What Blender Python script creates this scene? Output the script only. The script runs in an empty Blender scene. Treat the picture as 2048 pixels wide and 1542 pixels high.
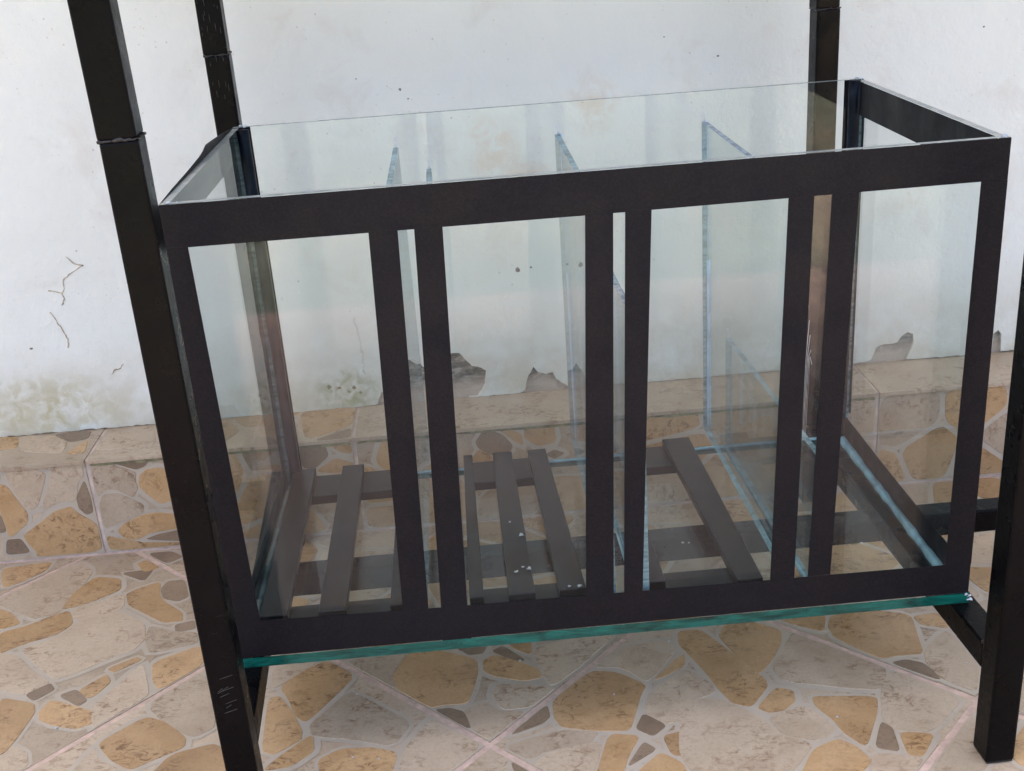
import bpy, math, random
from mathutils import Matrix, Vector
random.seed(7)
S = bpy.context.scene
COL = S.collection

# ---------------------------------------------------------------- camera, sky, sun, exposure
YAW, PITCH, ROLL = 0.0299, 0.3898, -0.0731
fwd = Vector((math.sin(YAW)*math.cos(PITCH), math.cos(YAW)*math.cos(PITCH), -math.sin(PITCH)))
rgt = Vector((math.cos(YAW), -math.sin(YAW), 0)); upv = rgt.cross(fwd)
r2 = math.cos(ROLL)*rgt + math.sin(ROLL)*upv
u2 = -math.sin(ROLL)*rgt + math.cos(ROLL)*upv
cam_d = bpy.data.cameras.new('camera'); cam = bpy.data.objects.new('camera', cam_d); COL.objects.link(cam)
M = Matrix((r2, u2, -fwd)).transposed().to_4x4(); M.translation = Vector((0.2110, -0.8064, 0.5507))
cam.matrix_world = M
cam_d.sensor_width = 36; cam_d.lens = 2327.8/2048*36; cam_d.clip_start = 0.02; cam_d.clip_end = 500
S.camera = cam

SUN_EL, SUN_AZ = math.radians(62), math.radians(-25)      # the sun stands behind the wall: an added roof slab out of view keeps the stand in open shade
sun_from = Vector((math.sin(SUN_AZ)*math.cos(SUN_EL), math.cos(SUN_AZ)*math.cos(SUN_EL), math.sin(SUN_EL)))
world = bpy.data.worlds.new('World'); S.world = world; world.use_nodes = True
wn = world.node_tree.nodes; wl = world.node_tree.links
sky = wn.new('ShaderNodeTexSky'); sky.sky_type = 'NISHITA'; sky.sun_disc = False
sky.sun_elevation = SUN_EL; sky.sun_rotation = math.atan2(sun_from.x, sun_from.y)
sky.air_density = 0.64; sky.dust_density = 8.2; sky.ozone_density = 0.0
bg = wn['Background']; wl.new(sky.outputs[0], bg.inputs[0]); bg.inputs[1].default_value = 0.15
sun_d = bpy.data.lights.new('sun', 'SUN'); sun_d.energy = 1.2; sun_d.angle = math.radians(14); sun_d.color = (1.0, 0.965, 0.90)
sun = bpy.data.objects.new('sun', sun_d); COL.objects.link(sun)
sun.rotation_euler = (-sun_from).to_track_quat('-Z', 'Y').to_euler(); sun.location = (-1, -3, 3)
S.view_settings.view_transform = 'Standard'; S.view_settings.look = 'None'
S.view_settings.gamma = 1; S.view_settings.use_curve_mapping = False
S.view_settings.exposure = 2.8
S.render.engine = 'CYCLES'
c = S.cycles
c.max_bounces = 14; c.transparent_max_bounces = 40; c.glossy_bounces = 5; c.diffuse_bounces = 4; c.transmission_bounces = 12
c.caustics_reflective = True; c.sample_clamp_indirect = 6.0; c.use_denoising = True

# ---------------------------------------------------------------- helpers
def link(o, parent=None):
    COL.objects.link(o)
    if parent is not None: o.parent = parent
    return o
def mesh_obj(name, verts, faces, mats, parent=None, mi=None, smooth=False):
    me = bpy.data.meshes.new(name); me.from_pydata([tuple(v) for v in verts], [], faces); me.update()
    for m in (mats if isinstance(mats, (list, tuple)) else [mats]): me.materials.append(m)
    if mi:
        for p, i in zip(me.polygons, mi): p.material_index = i
    if smooth:
        for p in me.polygons: p.use_smooth = True
    return link(bpy.data.objects.new(name, me), parent)
def empty(name, loc=(0, 0, 0)):
    o = bpy.data.objects.new(name, None); o.location = loc; o.empty_display_size = 0.05
    return link(o)
def tag(o, label=None, cat=None, group=None, kind=None):
    if label: o['label'] = label
    if cat: o['category'] = cat
    if group: o['group'] = group
    if kind: o['kind'] = kind
    return o
BOXF = [(0, 3, 2, 1), (4, 5, 6, 7), (0, 1, 5, 4), (1, 2, 6, 5), (2, 3, 7, 6), (3, 0, 4, 7)]   # -z +z front right back left
def boxv(x0, x1, y0, y1, z0, z1):
    return [(x0, y0, z0), (x1, y0, z0), (x1, y1, z0), (x0, y1, z0), (x0, y0, z1), (x1, y0, z1), (x1, y1, z1), (x0, y1, z1)]
def box(name, x0, x1, y0, y1, z0, z1, mats, parent=None, mi=None):
    return mesh_obj(name, boxv(x0, x1, y0, y1, z0, z1), BOXF, mats, parent, mi)
def hexa(name, bottom, top, mats, parent=None, mi=None):
    return mesh_obj(name, list(bottom)+list(top), BOXF, mats, parent, mi)
def bevel(o, w, seg=2):
    m = o.modifiers.new('bevel', 'BEVEL'); m.width = w; m.segments = seg; m.limit_method = 'ANGLE'
    return o
def prism(name, poly, to3, h0, h1, mat, parent=None, inset=0.0):
    """polygon in a plane, extruded from h0 to h1 along that plane's normal; top edge chamfered by inset"""
    n = len(poly)
    if area(poly) < 0: poly = poly[::-1]
    top = poly
    if inset:
        cx = sum(p[0] for p in poly)/n; cy = sum(p[1] for p in poly)/n
        top = []
        for p in poly:
            d = math.hypot(p[0]-cx, p[1]-cy) or 1
            top.append((p[0]+(cx-p[0])/d*inset, p[1]+(cy-p[1])/d*inset))
    v = [to3(p[0], p[1], h0) for p in poly]+[to3(p[0], p[1], h1) for p in top]
    f = [tuple(range(n, 2*n))]+[(i, (i+1) % n, n+(i+1) % n, n+i) for i in range(n)]
    return mesh_obj(name, v, f, mat, parent)
def area(p): return 0.5*sum(p[i-1][0]*p[i][1]-p[i][0]*p[i-1][1] for i in range(len(p)))
def tube(name, pts, rad, mat, parent=None, n=6, closed_ends=True, jit=0.0):
    V, F = [], []
    pts = [Vector(p) for p in pts]
    for i, p in enumerate(pts):
        d = (pts[min(i+1, len(pts)-1)]-pts[max(i-1, 0)]).normalized()
        a = d.cross(Vector((0.31, 0.2, 0.93))).normalized(); b = d.cross(a)
        r = rad*(1+random.uniform(-jit, jit))
        for k in range(n):
            t = 2*math.pi*k/n; V.append(p+a*math.cos(t)*r+b*math.sin(t)*r)
    for i in range(len(pts)-1):
        for k in range(n):
            F.append((i*n+k, i*n+(k+1) % n, (i+1)*n+(k+1) % n, (i+1)*n+k))
    F.append(tuple(range(n))[::-1]); F.append(tuple(range(len(V)-n, len(V))))
    return mesh_obj(name, V, F, mat, parent, smooth=True)
def blob(name, loc, r, mat, parent=None, flat=0.45):
    V, F = [], []; R, N = 4, 7
    V.append((loc[0], loc[1], loc[2]+r*flat))
    for i in range(1, R):
        t = math.pi*i/R
        for k in range(N):
            a = 2*math.pi*k/N; q = r*random.uniform(0.4, 1.5)
            V.append((loc[0]+q*math.sin(t)*math.cos(a), loc[1]+q*math.sin(t)*math.sin(a), loc[2]+q*flat*math.cos(t)))
    V.append((loc[0], loc[1], loc[2]-r*flat))
    for k in range(N): F.append((0, 1+k, 1+(k+1) % N))
    for i in range(R-2):
        for k in range(N):
            F.append((1+i*N+k, 1+(i+1)*N+k, 1+(i+1)*N+(k+1) % N, 1+i*N+(k+1) % N))
    L = len(V)-1
    for k in range(N): F.append((L, 1+(R-2)*N+(k+1) % N, 1+(R-2)*N+k))
    return mesh_obj(name, V, F, mat, parent, smooth=True)
def clip(poly, a, b, cc):
    """keep a*x+b*y<=cc"""
    out = []
    for i in range(len(poly)):
        p, q = poly[i-1], poly[i]; dp = a*p[0]+b*p[1]-cc; dq = a*q[0]+b*q[1]-cc
        if (dp <= 0) != (dq <= 0):
            t = dp/(dp-dq); out.append((p[0]+(q[0]-p[0])*t, p[1]+(q[1]-p[1])*t))
        if dq <= 0: out.append(q)
    return out
def chaikin(poly, n=1, k=0.22):
    for _ in range(n):
        o = []
        for i in range(len(poly)):
            p, q = poly[i], poly[(i+1) % len(poly)]
            o += [(p[0]+(q[0]-p[0])*k, p[1]+(q[1]-p[1])*k), (p[0]+(q[0]-p[0])*(1-k), p[1]+(q[1]-p[1])*(1-k))]
        poly = o
    return poly
def inside(pt, poly):
    r = False
    for i in range(len(poly)):
        (x1, y1), (x2, y2) = poly[i-1], poly[i]
        if (y1 > pt[1]) != (y2 > pt[1]) and pt[0] < (x2-x1)*(pt[1]-y1)/(y2-y1)+x1: r = not r
    return r

# ---------------------------------------------------------------- materials
def mat(name):
    m = bpy.data.materials.new(name); m.use_nodes = True
    return m, m.node_tree.nodes, m.node_tree.links, m.node_tree.nodes['Principled BSDF']
def nd(n, t, **kw):
    x = n.new(t)
    for k, v in kw.items():
        if k.startswith('i_'): x.inputs[k[2:].replace('_', ' ')].default_value = v
        else: setattr(x, k, v)
    return x
def ramp(n, l, fac, stops):
    r = n.new('ShaderNodeValToRGB'); e = r.color_ramp.elements
    while len(e) < len(stops): e.new(0.5)
    for s, (p, col) in zip(e, stops): s.position = p; s.color = (*col, 1) if len(col) == 3 else col
    l.new(fac, r.inputs[0]); return r.outputs[0]
def mix(n, l, fac, a, b, mode='MIX'):
    m = n.new('ShaderNodeMix'); m.data_type = 'RGBA'; m.blend_type = mode
    for sock, v in ((0, fac), (6, a), (7, b)):
        if isinstance(v, bpy.types.NodeSocket): l.new(v, m.inputs[sock])
        elif isinstance(v, (int, float)): m.inputs[sock].default_value = v
        else: m.inputs[sock].default_value = (*v, 1)
    return m.outputs[2]
def noise(n, l, vec, scale, detail=4, rough=0.55, dist=0.0):
    x = nd(n, 'ShaderNodeTexNoise', i_Scale=scale, i_Detail=detail, i_Roughness=rough, i_Distortion=dist); l.new(vec, x.inputs['Vector']); return x.outputs[0]
def wpos(n): return n.new('ShaderNodeNewGeometry').outputs['Position']
def mapping(n, l, vec, scale=(1, 1, 1), rot=(0, 0, 0), loc=(0, 0, 0)):
    m = n.new('ShaderNodeMapping'); m.inputs['Scale'].default_value = scale; m.inputs['Rotation'].default_value = rot; m.inputs['Location'].default_value = loc
    l.new(vec, m.inputs[0]); return m.outputs[0]
def bump(n, l, h, strength, dist, bsdf):
    b = nd(n, 'ShaderNodeBump', i_Strength=strength, i_Distance=dist); l.new(h, b.inputs['Height']); l.new(b.outputs[0], bsdf.inputs['Normal'])
def math_n(n, l, op, a, b=None, clampv=False):
    m = n.new('ShaderNodeMath'); m.operation = op; m.use_clamp = clampv
    for i, v in enumerate((a, b)):
        if v is None: continue
        if isinstance(v, bpy.types.NodeSocket): l.new(v, m.inputs[i])
        else: m.inputs[i].default_value = v
    return m.outputs[0]

def glass(name, tint, smudge=0.0):
    """thin clear sheet glass: Fresnel reflection over tinted transparency, a little dust haze"""
    m = bpy.data.materials.new(name); m.use_nodes = True; n = m.node_tree.nodes; l = m.node_tree.links; n.clear()
    out = n.new('ShaderNodeOutputMaterial'); g = n.new('ShaderNodeNewGeometry')
    dp = n.new('ShaderNodeVectorMath'); dp.operation = 'DOT_PRODUCT'; l.new(g.outputs['Incoming'], dp.inputs[0]); l.new(g.outputs['Normal'], dp.inputs[1])
    a = math_n(n, l, 'ABSOLUTE', dp.outputs['Value']); a = math_n(n, l, 'SUBTRACT', 1.0, a, True); a = math_n(n, l, 'POWER', a, 5.0)
    a = math_n(n, l, 'MULTIPLY', a, 0.96); a = math_n(n, l, 'ADD', a, 0.028, True)
    t = n.new('ShaderNodeBsdfTransparent'); t.inputs[0].default_value = (*tint, 1)
    gl = nd(n, 'ShaderNodeBsdfGlossy', i_Roughness=0.0)
    ms = n.new('ShaderNodeMixShader'); l.new(a, ms.inputs[0]); l.new(t.outputs[0], ms.inputs[1]); l.new(gl.outputs[0], ms.inputs[2])
    df = n.new('ShaderNodeBsdfDiffuse'); df.inputs[0].default_value = (0.72, 0.78, 0.78, 1)
    nz = noise(n, l, g.outputs['Position'], 14, 5, 0.6, 0.6)
    k = nd(n, 'ShaderNodeMapRange', i_From_Min=0.4, i_From_Max=0.75, i_To_Min=smudge*0.5, i_To_Max=smudge*1.6); l.new(nz, k.inputs[0])
    m2 = n.new('ShaderNodeMixShader'); l.new(k.outputs[0], m2.inputs[0]); l.new(ms.outputs[0], m2.inputs[1]); l.new(df.outputs[0], m2.inputs[2])
    l.new(m2.outputs[0], out.inputs[0]); return m
GLASS = glass('clear_glass', (0.984, 0.998, 0.993), 0.004)
BAFFLE_GLASS = glass('baffle_glass', (0.958, 0.984, 0.980), 0.012)
BASE_GLASS = glass('base_glass', (0.955, 0.98, 0.972), 0.008)

def edge_mat(name, a, b, rough=0.2, scale=60):
    m, n, l, p = mat(name); v = mapping(n, l, wpos(n), (0.5, 0.5, 2.2))
    nz = noise(n, l, v, scale, 5, 0.65, 0.8)
    l.new(ramp(n, l, nz, [(0.33, a), (0.68, b)]), p.inputs['Base Color']); p.inputs['Roughness'].default_value = rough
    p.inputs['Subsurface Weight'].default_value = 0.0
    bump(n, l, noise(n, l, v, scale*4, 3), 0.5, 0.001, p); return m
GREEN_EDGE = edge_mat('green_glass_edge', (0.0008, 0.026, 0.021), (0.006, 0.125, 0.092), 0.18, 55)
GREY_EDGE = edge_mat('grey_glass_edge', (0.20, 0.24, 0.23), (0.42, 0.44, 0.41), 0.25)
TEAL_EDGE = edge_mat('teal_glass_edge', (0.08, 0.16, 0.165), (0.30, 0.47, 0.50), 0.2, 90)
BLUE_EDGE = edge_mat('chipped_glass_edge', (0.10, 0.16, 0.22), (0.36, 0.47, 0.54), 0.2, 220)

def black_tape():
    m, n, l, p = mat('black_tape'); v = wpos(n)
    nz = noise(n, l, v, 700, 2); big = noise(n, l, v, 9, 3)
    col = mix(n, l, ramp(n, l, big, [(0.35, (0, 0, 0)), (0.65, (1, 1, 1))]), (0.0040, 0.0032, 0.0048), (0.0056, 0.0050, 0.0072))
    col = mix(n, l, ramp(n, l, nz, [(0.4, (0, 0, 0)), (0.75, (1, 1, 1))]), col, (0.011, 0.0095, 0.0125))
    dust = noise(n, l, v, 130, 6, 0.7)
    col = mix(n, l, ramp(n, l, dust, [(0.70, (0, 0, 0)), (0.80, (0.6, 0.6, 0.6))]), col, (0.07, 0.066, 0.062))
    l.new(col, p.inputs['Base Color']); l.new(ramp(n, l, noise(n, l, v, 22, 5, 0.65, 0.5), [(0.3, (0.40,)*3), (0.7, (0.68,)*3)]), p.inputs['Roughness']); p.inputs['Specular IOR Level'].default_value = 0.2
    bump(n, l, nz, 0.25, 0.0004, p); return m
TAPE = black_tape()

def black_paint(name, rust=0.0):
    m, n, l, p = mat(name); v = wpos(n)
    a = noise(n, l, v, 26, 5, 0.6)
    col = mix(n, l, ramp(n, l, a, [(0.35, (0, 0, 0)), (0.7, (1, 1, 1))]), (0.0016, 0.0015, 0.0019), (0.0036, 0.0031, 0.0034))
    st = noise(n, l, mapping(n, l, v, (60, 60, 700)), 1.0, 4, 0.7)
    patch = noise(n, l, v, 17, 2)
    mk = math_n(n, l, 'MULTIPLY', ramp(n, l, st, [(0.64, (0, 0, 0)), (0.70, (1, 1, 1))]), ramp(n, l, patch, [(0.60, (0, 0, 0)), (0.72, (0.5, 0.5, 0.5))]))
    col = mix(n, l, mk, col, (0.13, 0.115, 0.10))
    if rust:
        r = noise(n, l, v, 11, 5, 0.6, 0.5)
        sx = n.new('ShaderNodeSeparateXYZ'); l.new(v, sx.inputs[0])
        hz = ramp(n, l, sx.outputs[2], [(0.03, (0, 0, 0)), (0.10, (1, 1, 1)), (0.27, (1, 1, 1)), (0.36, (0.1, 0.1, 0.1))])
        rm = math_n(n, l, 'MULTIPLY', ramp(n, l, r, [(0.40, (0, 0, 0)), (0.62, (rust, rust, rust))]), hz)
        col = mix(n, l, rm, col, (0.16, 0.095, 0.055))
    l.new(col, p.inputs['Base Color'])
    rg = ramp(n, l, noise(n, l, v, 60, 4), [(0.3, (0.22,)*3), (0.75, (0.42,)*3)]); l.new(rg, p.inputs['Roughness'])
    p.inputs['Specular IOR Level'].default_value = 0.10
    bump(n, l, noise(n, l, v, 240, 4), 0.25, 0.0012, p); return m
PAINT = black_paint('black_enamel_paint'); RUSTY = black_paint('worn_black_paint', 0.85)
def simple(name, col, rough=0.5, var=0.25, scale=80, bmp=0.2, spec=0.5):
    m, n, l, p = mat(name); v = wpos(n); z = noise(n, l, v, scale, 4)
    lo = tuple(x*(1-var) for x in col); hi = tuple(min(1, x*(1+var)) for x in col)
    l.new(ramp(n, l, z, [(0.3, lo), (0.7, hi)]), p.inputs['Base Color']); p.inputs['Roughness'].default_value = rough
    p.inputs['Specular IOR Level'].default_value = spec
    if bmp: bump(n, l, noise(n, l, v, scale*3, 3), bmp, 0.001, p)
    return m
WELD = simple('weld_metal', (0.014, 0.0125, 0.012), 0.3, 0.8, 400, 0.9)
SCRATCH = simple('bare_scratch', (0.05, 0.046, 0.042), 0.5, 0.3, 300)
SLAT = simple('grey_slat_glass', (0.0100, 0.0090, 0.0088), 0.30, 0.6, 55, 0, 0.25)
CROSSBAR = simple('dark_crossbar_glass', (0.010, 0.011, 0.010), 0.35, 0.5, 50, 0, 0.25)
SILICONE = simple('white_silicone', (0.62, 0.66, 0.68), 0.35, 0.2, 200)
BEAD = simple('clear_silicone_bead', (0.20, 0.34, 0.38), 0.25, 0.35, 60)
PALE_BEAD = simple('pale_blue_silicone_bead', (0.45, 0.63, 0.80), 0.25, 0.25, 60)
NAVY = simple('dark_silicone_bead', (0.005, 0.009, 0.016), 0.4, 0.7, 70, 0.15, 0.12)
WHITE = simple('white_crumb', (0.55, 0.55, 0.55), 0.5, 0.1)

def stone_mat(name, lo, hi, fleck, amt, sc=1.0):
    m, n, l, p = mat(name)
    g = wpos(n); oi = n.new('ShaderNodeObjectInfo')
    ad = n.new('ShaderNodeVectorMath'); ad.operation = 'ADD'; cm = n.new('ShaderNodeCombineXYZ'); sc1 = math_n(n, l, 'MULTIPLY', oi.outputs['Random'], 37.0)
    l.new(sc1, cm.inputs[0]); l.new(sc1, cm.inputs[1]); l.new(g, ad.inputs[0]); l.new(cm.outputs[0], ad.inputs[1]); v = ad.outputs[0]
    z = noise(n, l, v, 18*sc, 5, 0.6, 0.3)
    col = ramp(n, l, z, [(0.3, lo), (0.7, hi)])
    f1 = noise(n, l, mapping(n, l, v, (1, 1.6, 1), (0, 0, 0.6)), 95*sc, 6, 0.72, 1.2); f2 = noise(n, l, v, 30*sc, 3)
    f = math_n(n, l, 'MULTIPLY', ramp(n, l, f1, [(0.50, (0, 0, 0)), (0.62, (1, 1, 1))]), ramp(n, l, f2, [(0.42, (0, 0, 0)), (0.60, (amt, amt, amt))]))
    col = mix(n, l, f, col, fleck)
    cl = noise(n, l, v, 9*sc, 3, 0.6, 0.6); col = mix(n, l, ramp(n, l, cl, [(0.50, (0, 0, 0)), (0.72, (0.55, 0.55, 0.55))]), col, tuple(0.5*a_+0.5*b_ for a_, b_ in zip(lo, fleck)))
    fine = noise(n, l, v, 420, 2); col = mix(n, l, ramp(n, l, fine, [(0.45, (0, 0, 0)), (0.7, (0.35, 0.35, 0.35))]), col, tuple(x*0.72 for x in lo))
    hs = n.new('ShaderNodeHueSaturation'); l.new(col, hs.inputs['Color'])
    mr = nd(n, 'ShaderNodeMapRange', i_To_Min=0.86, i_To_Max=1.12); l.new(oi.outputs['Random'], mr.inputs[0]); l.new(mr.outputs[0], hs.inputs['Value'])
    l.new(hs.outputs[0], p.inputs['Base Color']); l.new(ramp(n, l, z, [(0.3, (0.24,)*3), (0.75, (0.42,)*3)]), p.inputs['Roughness']); p.inputs['Specular IOR Level'].default_value = 0.42
    bump(n, l, f1, 0.25, 0.0009, p); return m
OCHRE = stone_mat('ochre_stone_glaze', (0.43, 0.26, 0.115), (0.53, 0.345, 0.18), (0.17, 0.085, 0.038), 0.95)
BEIGE = stone_mat('beige_stone_glaze', (0.44, 0.335, 0.225), (0.515, 0.405, 0.285), (0.22, 0.125, 0.065), 0.9)
BROWN = stone_mat('brown_stone_glaze', (0.205, 0.14, 0.085), (0.30, 0.212, 0.135), (0.12, 0.08, 0.06), 0.6)
STONE = {'o': OCHRE, 'b': BEIGE, 'r': BROWN}
def mortar():
    m, n, l, p = mat('grey_mortar_glaze'); v = wpos(n)
    col = ramp(n, l, noise(n, l, v, 22, 5), [(0.3, (0.43, 0.355, 0.265)), (0.7, (0.49, 0.415, 0.32))])
    f = noise(n, l, v, 160, 4, 0.65); col = mix(n, l, ramp(n, l, f, [(0.60, (0, 0, 0)), (0.75, (0.5, 0.5, 0.5))]), col, (0.26, 0.21, 0.165))
    l.new(col, p.inputs['Base Color']); p.inputs['Roughness'].default_value = 0.45; p.inputs['Specular IOR Level'].default_value = 0.35
    bump(n, l, noise(n, l, v, 260, 3), 0.15, 0.0008, p); return m
MORTAR = mortar()
GROUT = simple('pink_grout', (0.56, 0.40, 0.31), 0.8, 0.2, 120, 0.5)
DIRTY_GROUT = simple('skirting_backing', (0.58, 0.46, 0.38), 0.85, 0.3, 50, 0.5)
def far_tiles():
    m, n, l, p = mat('crazy_paving_tiles'); v = wpos(n)
    vo = nd(n, 'ShaderNodeTexVoronoi', i_Scale=11.0); l.new(v, vo.inputs[0]); ve = nd(n, 'ShaderNodeTexVoronoi', i_Scale=11.0); ve.feature = 'DISTANCE_TO_EDGE'; l.new(v, ve.inputs[0])
    sp = n.new('ShaderNodeSeparateColor'); l.new(vo.outputs['Color'], sp.inputs[0])
    col = ramp(n, l, sp.outputs[0], [(0.0, (0.24, 0.17, 0.12)), (0.25, (0.46, 0.37, 0.28)), (0.55, (0.50, 0.34, 0.17)), (0.8, (0.50, 0.42, 0.32))]); 
    col = mix(n, l, ramp(n, l, ve.outputs[0], [(0.05, (1, 1, 1)), (0.09, (0, 0, 0))]), col, (0.45, 0.41, 0.37))
    l.new(col, p.inputs['Base Color']); p.inputs['Roughness'].default_value = 0.45; return m
FAR_TILES = far_tiles()
YARD = simple('dry_sandy_ground', (0.15, 0.155, 0.105), 0.95, 0.35, 2.0, 0.3)

def plaster():
    m, n, l, p = mat('white_limewash_plaster'); v = wpos(n); x = n.new('ShaderNodeSeparateXYZ'); l.new(v, x.inputs[0])
    col = ramp(n, l, noise(n, l, v, 5, 5, 0.6), [(0.3, (0.755, 0.765, 0.685)), (0.7, (0.808, 0.818, 0.742))])
    d = noise(n, l, v, 13, 6, 0.65, 0.4)                                     # faint tan blotches
    col = mix(n, l, ramp(n, l, d, [(0.56, (0, 0, 0)), (0.74, (0.45,)*3)]), col, (0.66, 0.60, 0.52))
    # damp staining rising from the ledge (old splash dirt)
    h = nd(n, 'ShaderNodeMapRange', i_From_Min=0.015, i_From_Max=0.13, i_To_Min=1.0, i_To_Max=0.0); l.new(x.outputs[2], h.inputs[0])
    dn = noise(n, l, v, 24, 5, 0.6); hh = math_n(n, l, 'MULTIPLY', h.outputs[0], ramp(n, l, dn, [(0.25, (0, 0, 0)), (0.62, (1,)*3)]))
    col = mix(n, l, hh, col, (0.58, 0.53, 0.40))
    def smear(cx, cz, rx, rz, colr, amt, ns=40, lo=0.35):
        a = math_n(n, l, 'POWER', math_n(n, l, 'DIVIDE', math_n(n, l, 'SUBTRACT', x.outputs[0], cx), rx), 2.0)
        b = math_n(n, l, 'POWER', math_n(n, l, 'DIVIDE', math_n(n, l, 'SUBTRACT', x.outputs[2], cz), rz), 2.0)
        r = math_n(n, l, 'SUBTRACT', 1.0, math_n(n, l, 'ADD', a, b), True)
        nz = ramp(n, l, noise(n, l, v, ns, 4, 0.6, 0.8), [(lo, (0, 0, 0)), (lo+0.25, (amt,)*3)])
        return mix(n, l, math_n(n, l, 'MULTIPLY', r, nz), col, colr)
    col = smear(0.247, 0.305, 0.035, 0.045, (0.72, 0.60, 0.47), 0.7, 55)
    col = smear(0.36, 0.345, 0.034, 0.04, (0.72, 0.61, 0.47), 0.65, 55)
    col = smear(0.285, 0.27, 0.04, 0.02, (0.70, 0.55, 0.40), 0.6)
    col = smear(0.055, 0.03, 0.045, 0.035, (0.36, 0.37, 0.20), 1.0, 70, 0.36)   # green mould
    col = smear(-0.30, 0.04, 0.10, 0.05, (0.52, 0.47, 0.30), 1.0, 60, 0.36)
    # fly specks and pits
    for sc, thr, cc, am in ((75, 0.06, (0.52, 0.48, 0.43), 0.6), (34, 0.025, (0.30, 0.27, 0.25), 0.7), (120, 0.07, (0.62, 0.52, 0.38), 0.6)):
        vo = nd(n, 'ShaderNodeTexVoronoi', i_Scale=sc, i_Randomness=1.0); l.new(v, vo.inputs[0])
        gate = noise(n, l, v, 9+sc*0.1, 2)
        k = math_n(n, l, 'MULTIPLY', ramp(n, l, vo.outputs['Distance'], [(thr, (am,)*3), (thr*1.7, (0, 0, 0))]), ramp(n, l, gate, [(0.52, (0, 0, 0)), (0.60, (1, 1, 1))]))
        col = mix(n, l, k, col, cc)
    l.new(col, p.inputs['Base Color']); p.inputs['Roughness'].default_value = 0.75; p.inputs['Specular IOR Level'].default_value = 0.25
    b1 = noise(n, l, v, 30, 6, 0.6); b2 = noise(n, l, v, 300, 3)
    hsum = math_n(n, l, 'ADD', math_n(n, l, 'MULTIPLY', b1, 0.8), math_n(n, l, 'MULTIPLY', b2, 0.12))
    bump(n, l, hsum, 0.6, 0.005, p); return m
PLASTER = plaster()
def cement():
    m, n, l, p = mat('bare_cement_render'); v = wpos(n)
    col = ramp(n, l, noise(n, l, mapping(n, l, v, (1, 1, 2.5)), 45, 6, 0.7), [(0.38, (0.045, 0.056, 0.045)), (0.5, (0.12, 0.135, 0.11)), (0.62, (0.33, 0.32, 0.26))])
    x = n.new('ShaderNodeSeparateXYZ'); l.new(v, x.inputs[0])
    h = nd(n, 'ShaderNodeMapRange', i_From_Min=0.020, i_From_Max=0.038, i_To_Min=1, i_To_Max=0); l.new(x.outputs[2], h.inputs[0])
    col = mix(n, l, math_n(n, l, 'MULTIPLY', h.outputs[0], 0.85), col, (0.50, 0.40, 0.30))
    l.new(col, p.inputs['Base Color']); p.inputs['Roughness'].default_value = 0.9
    bump(n, l, noise(n, l, v, 150, 5), 0.7, 0.003, p); return m
CEMENT = cement()
TAN = simple('tan_crack_filler', (0.50, 0.42, 0.30), 0.9, 0.35, 150, 0.5)
PENCIL = simple('grey_scratch_mark', (0.42, 0.41, 0.39), 0.9, 0.3, 300, 0)
OLIVE = simple('dark_olive', (0.22, 0.20, 0.11), 0.95, 0.5, 90, 0.6)

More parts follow.
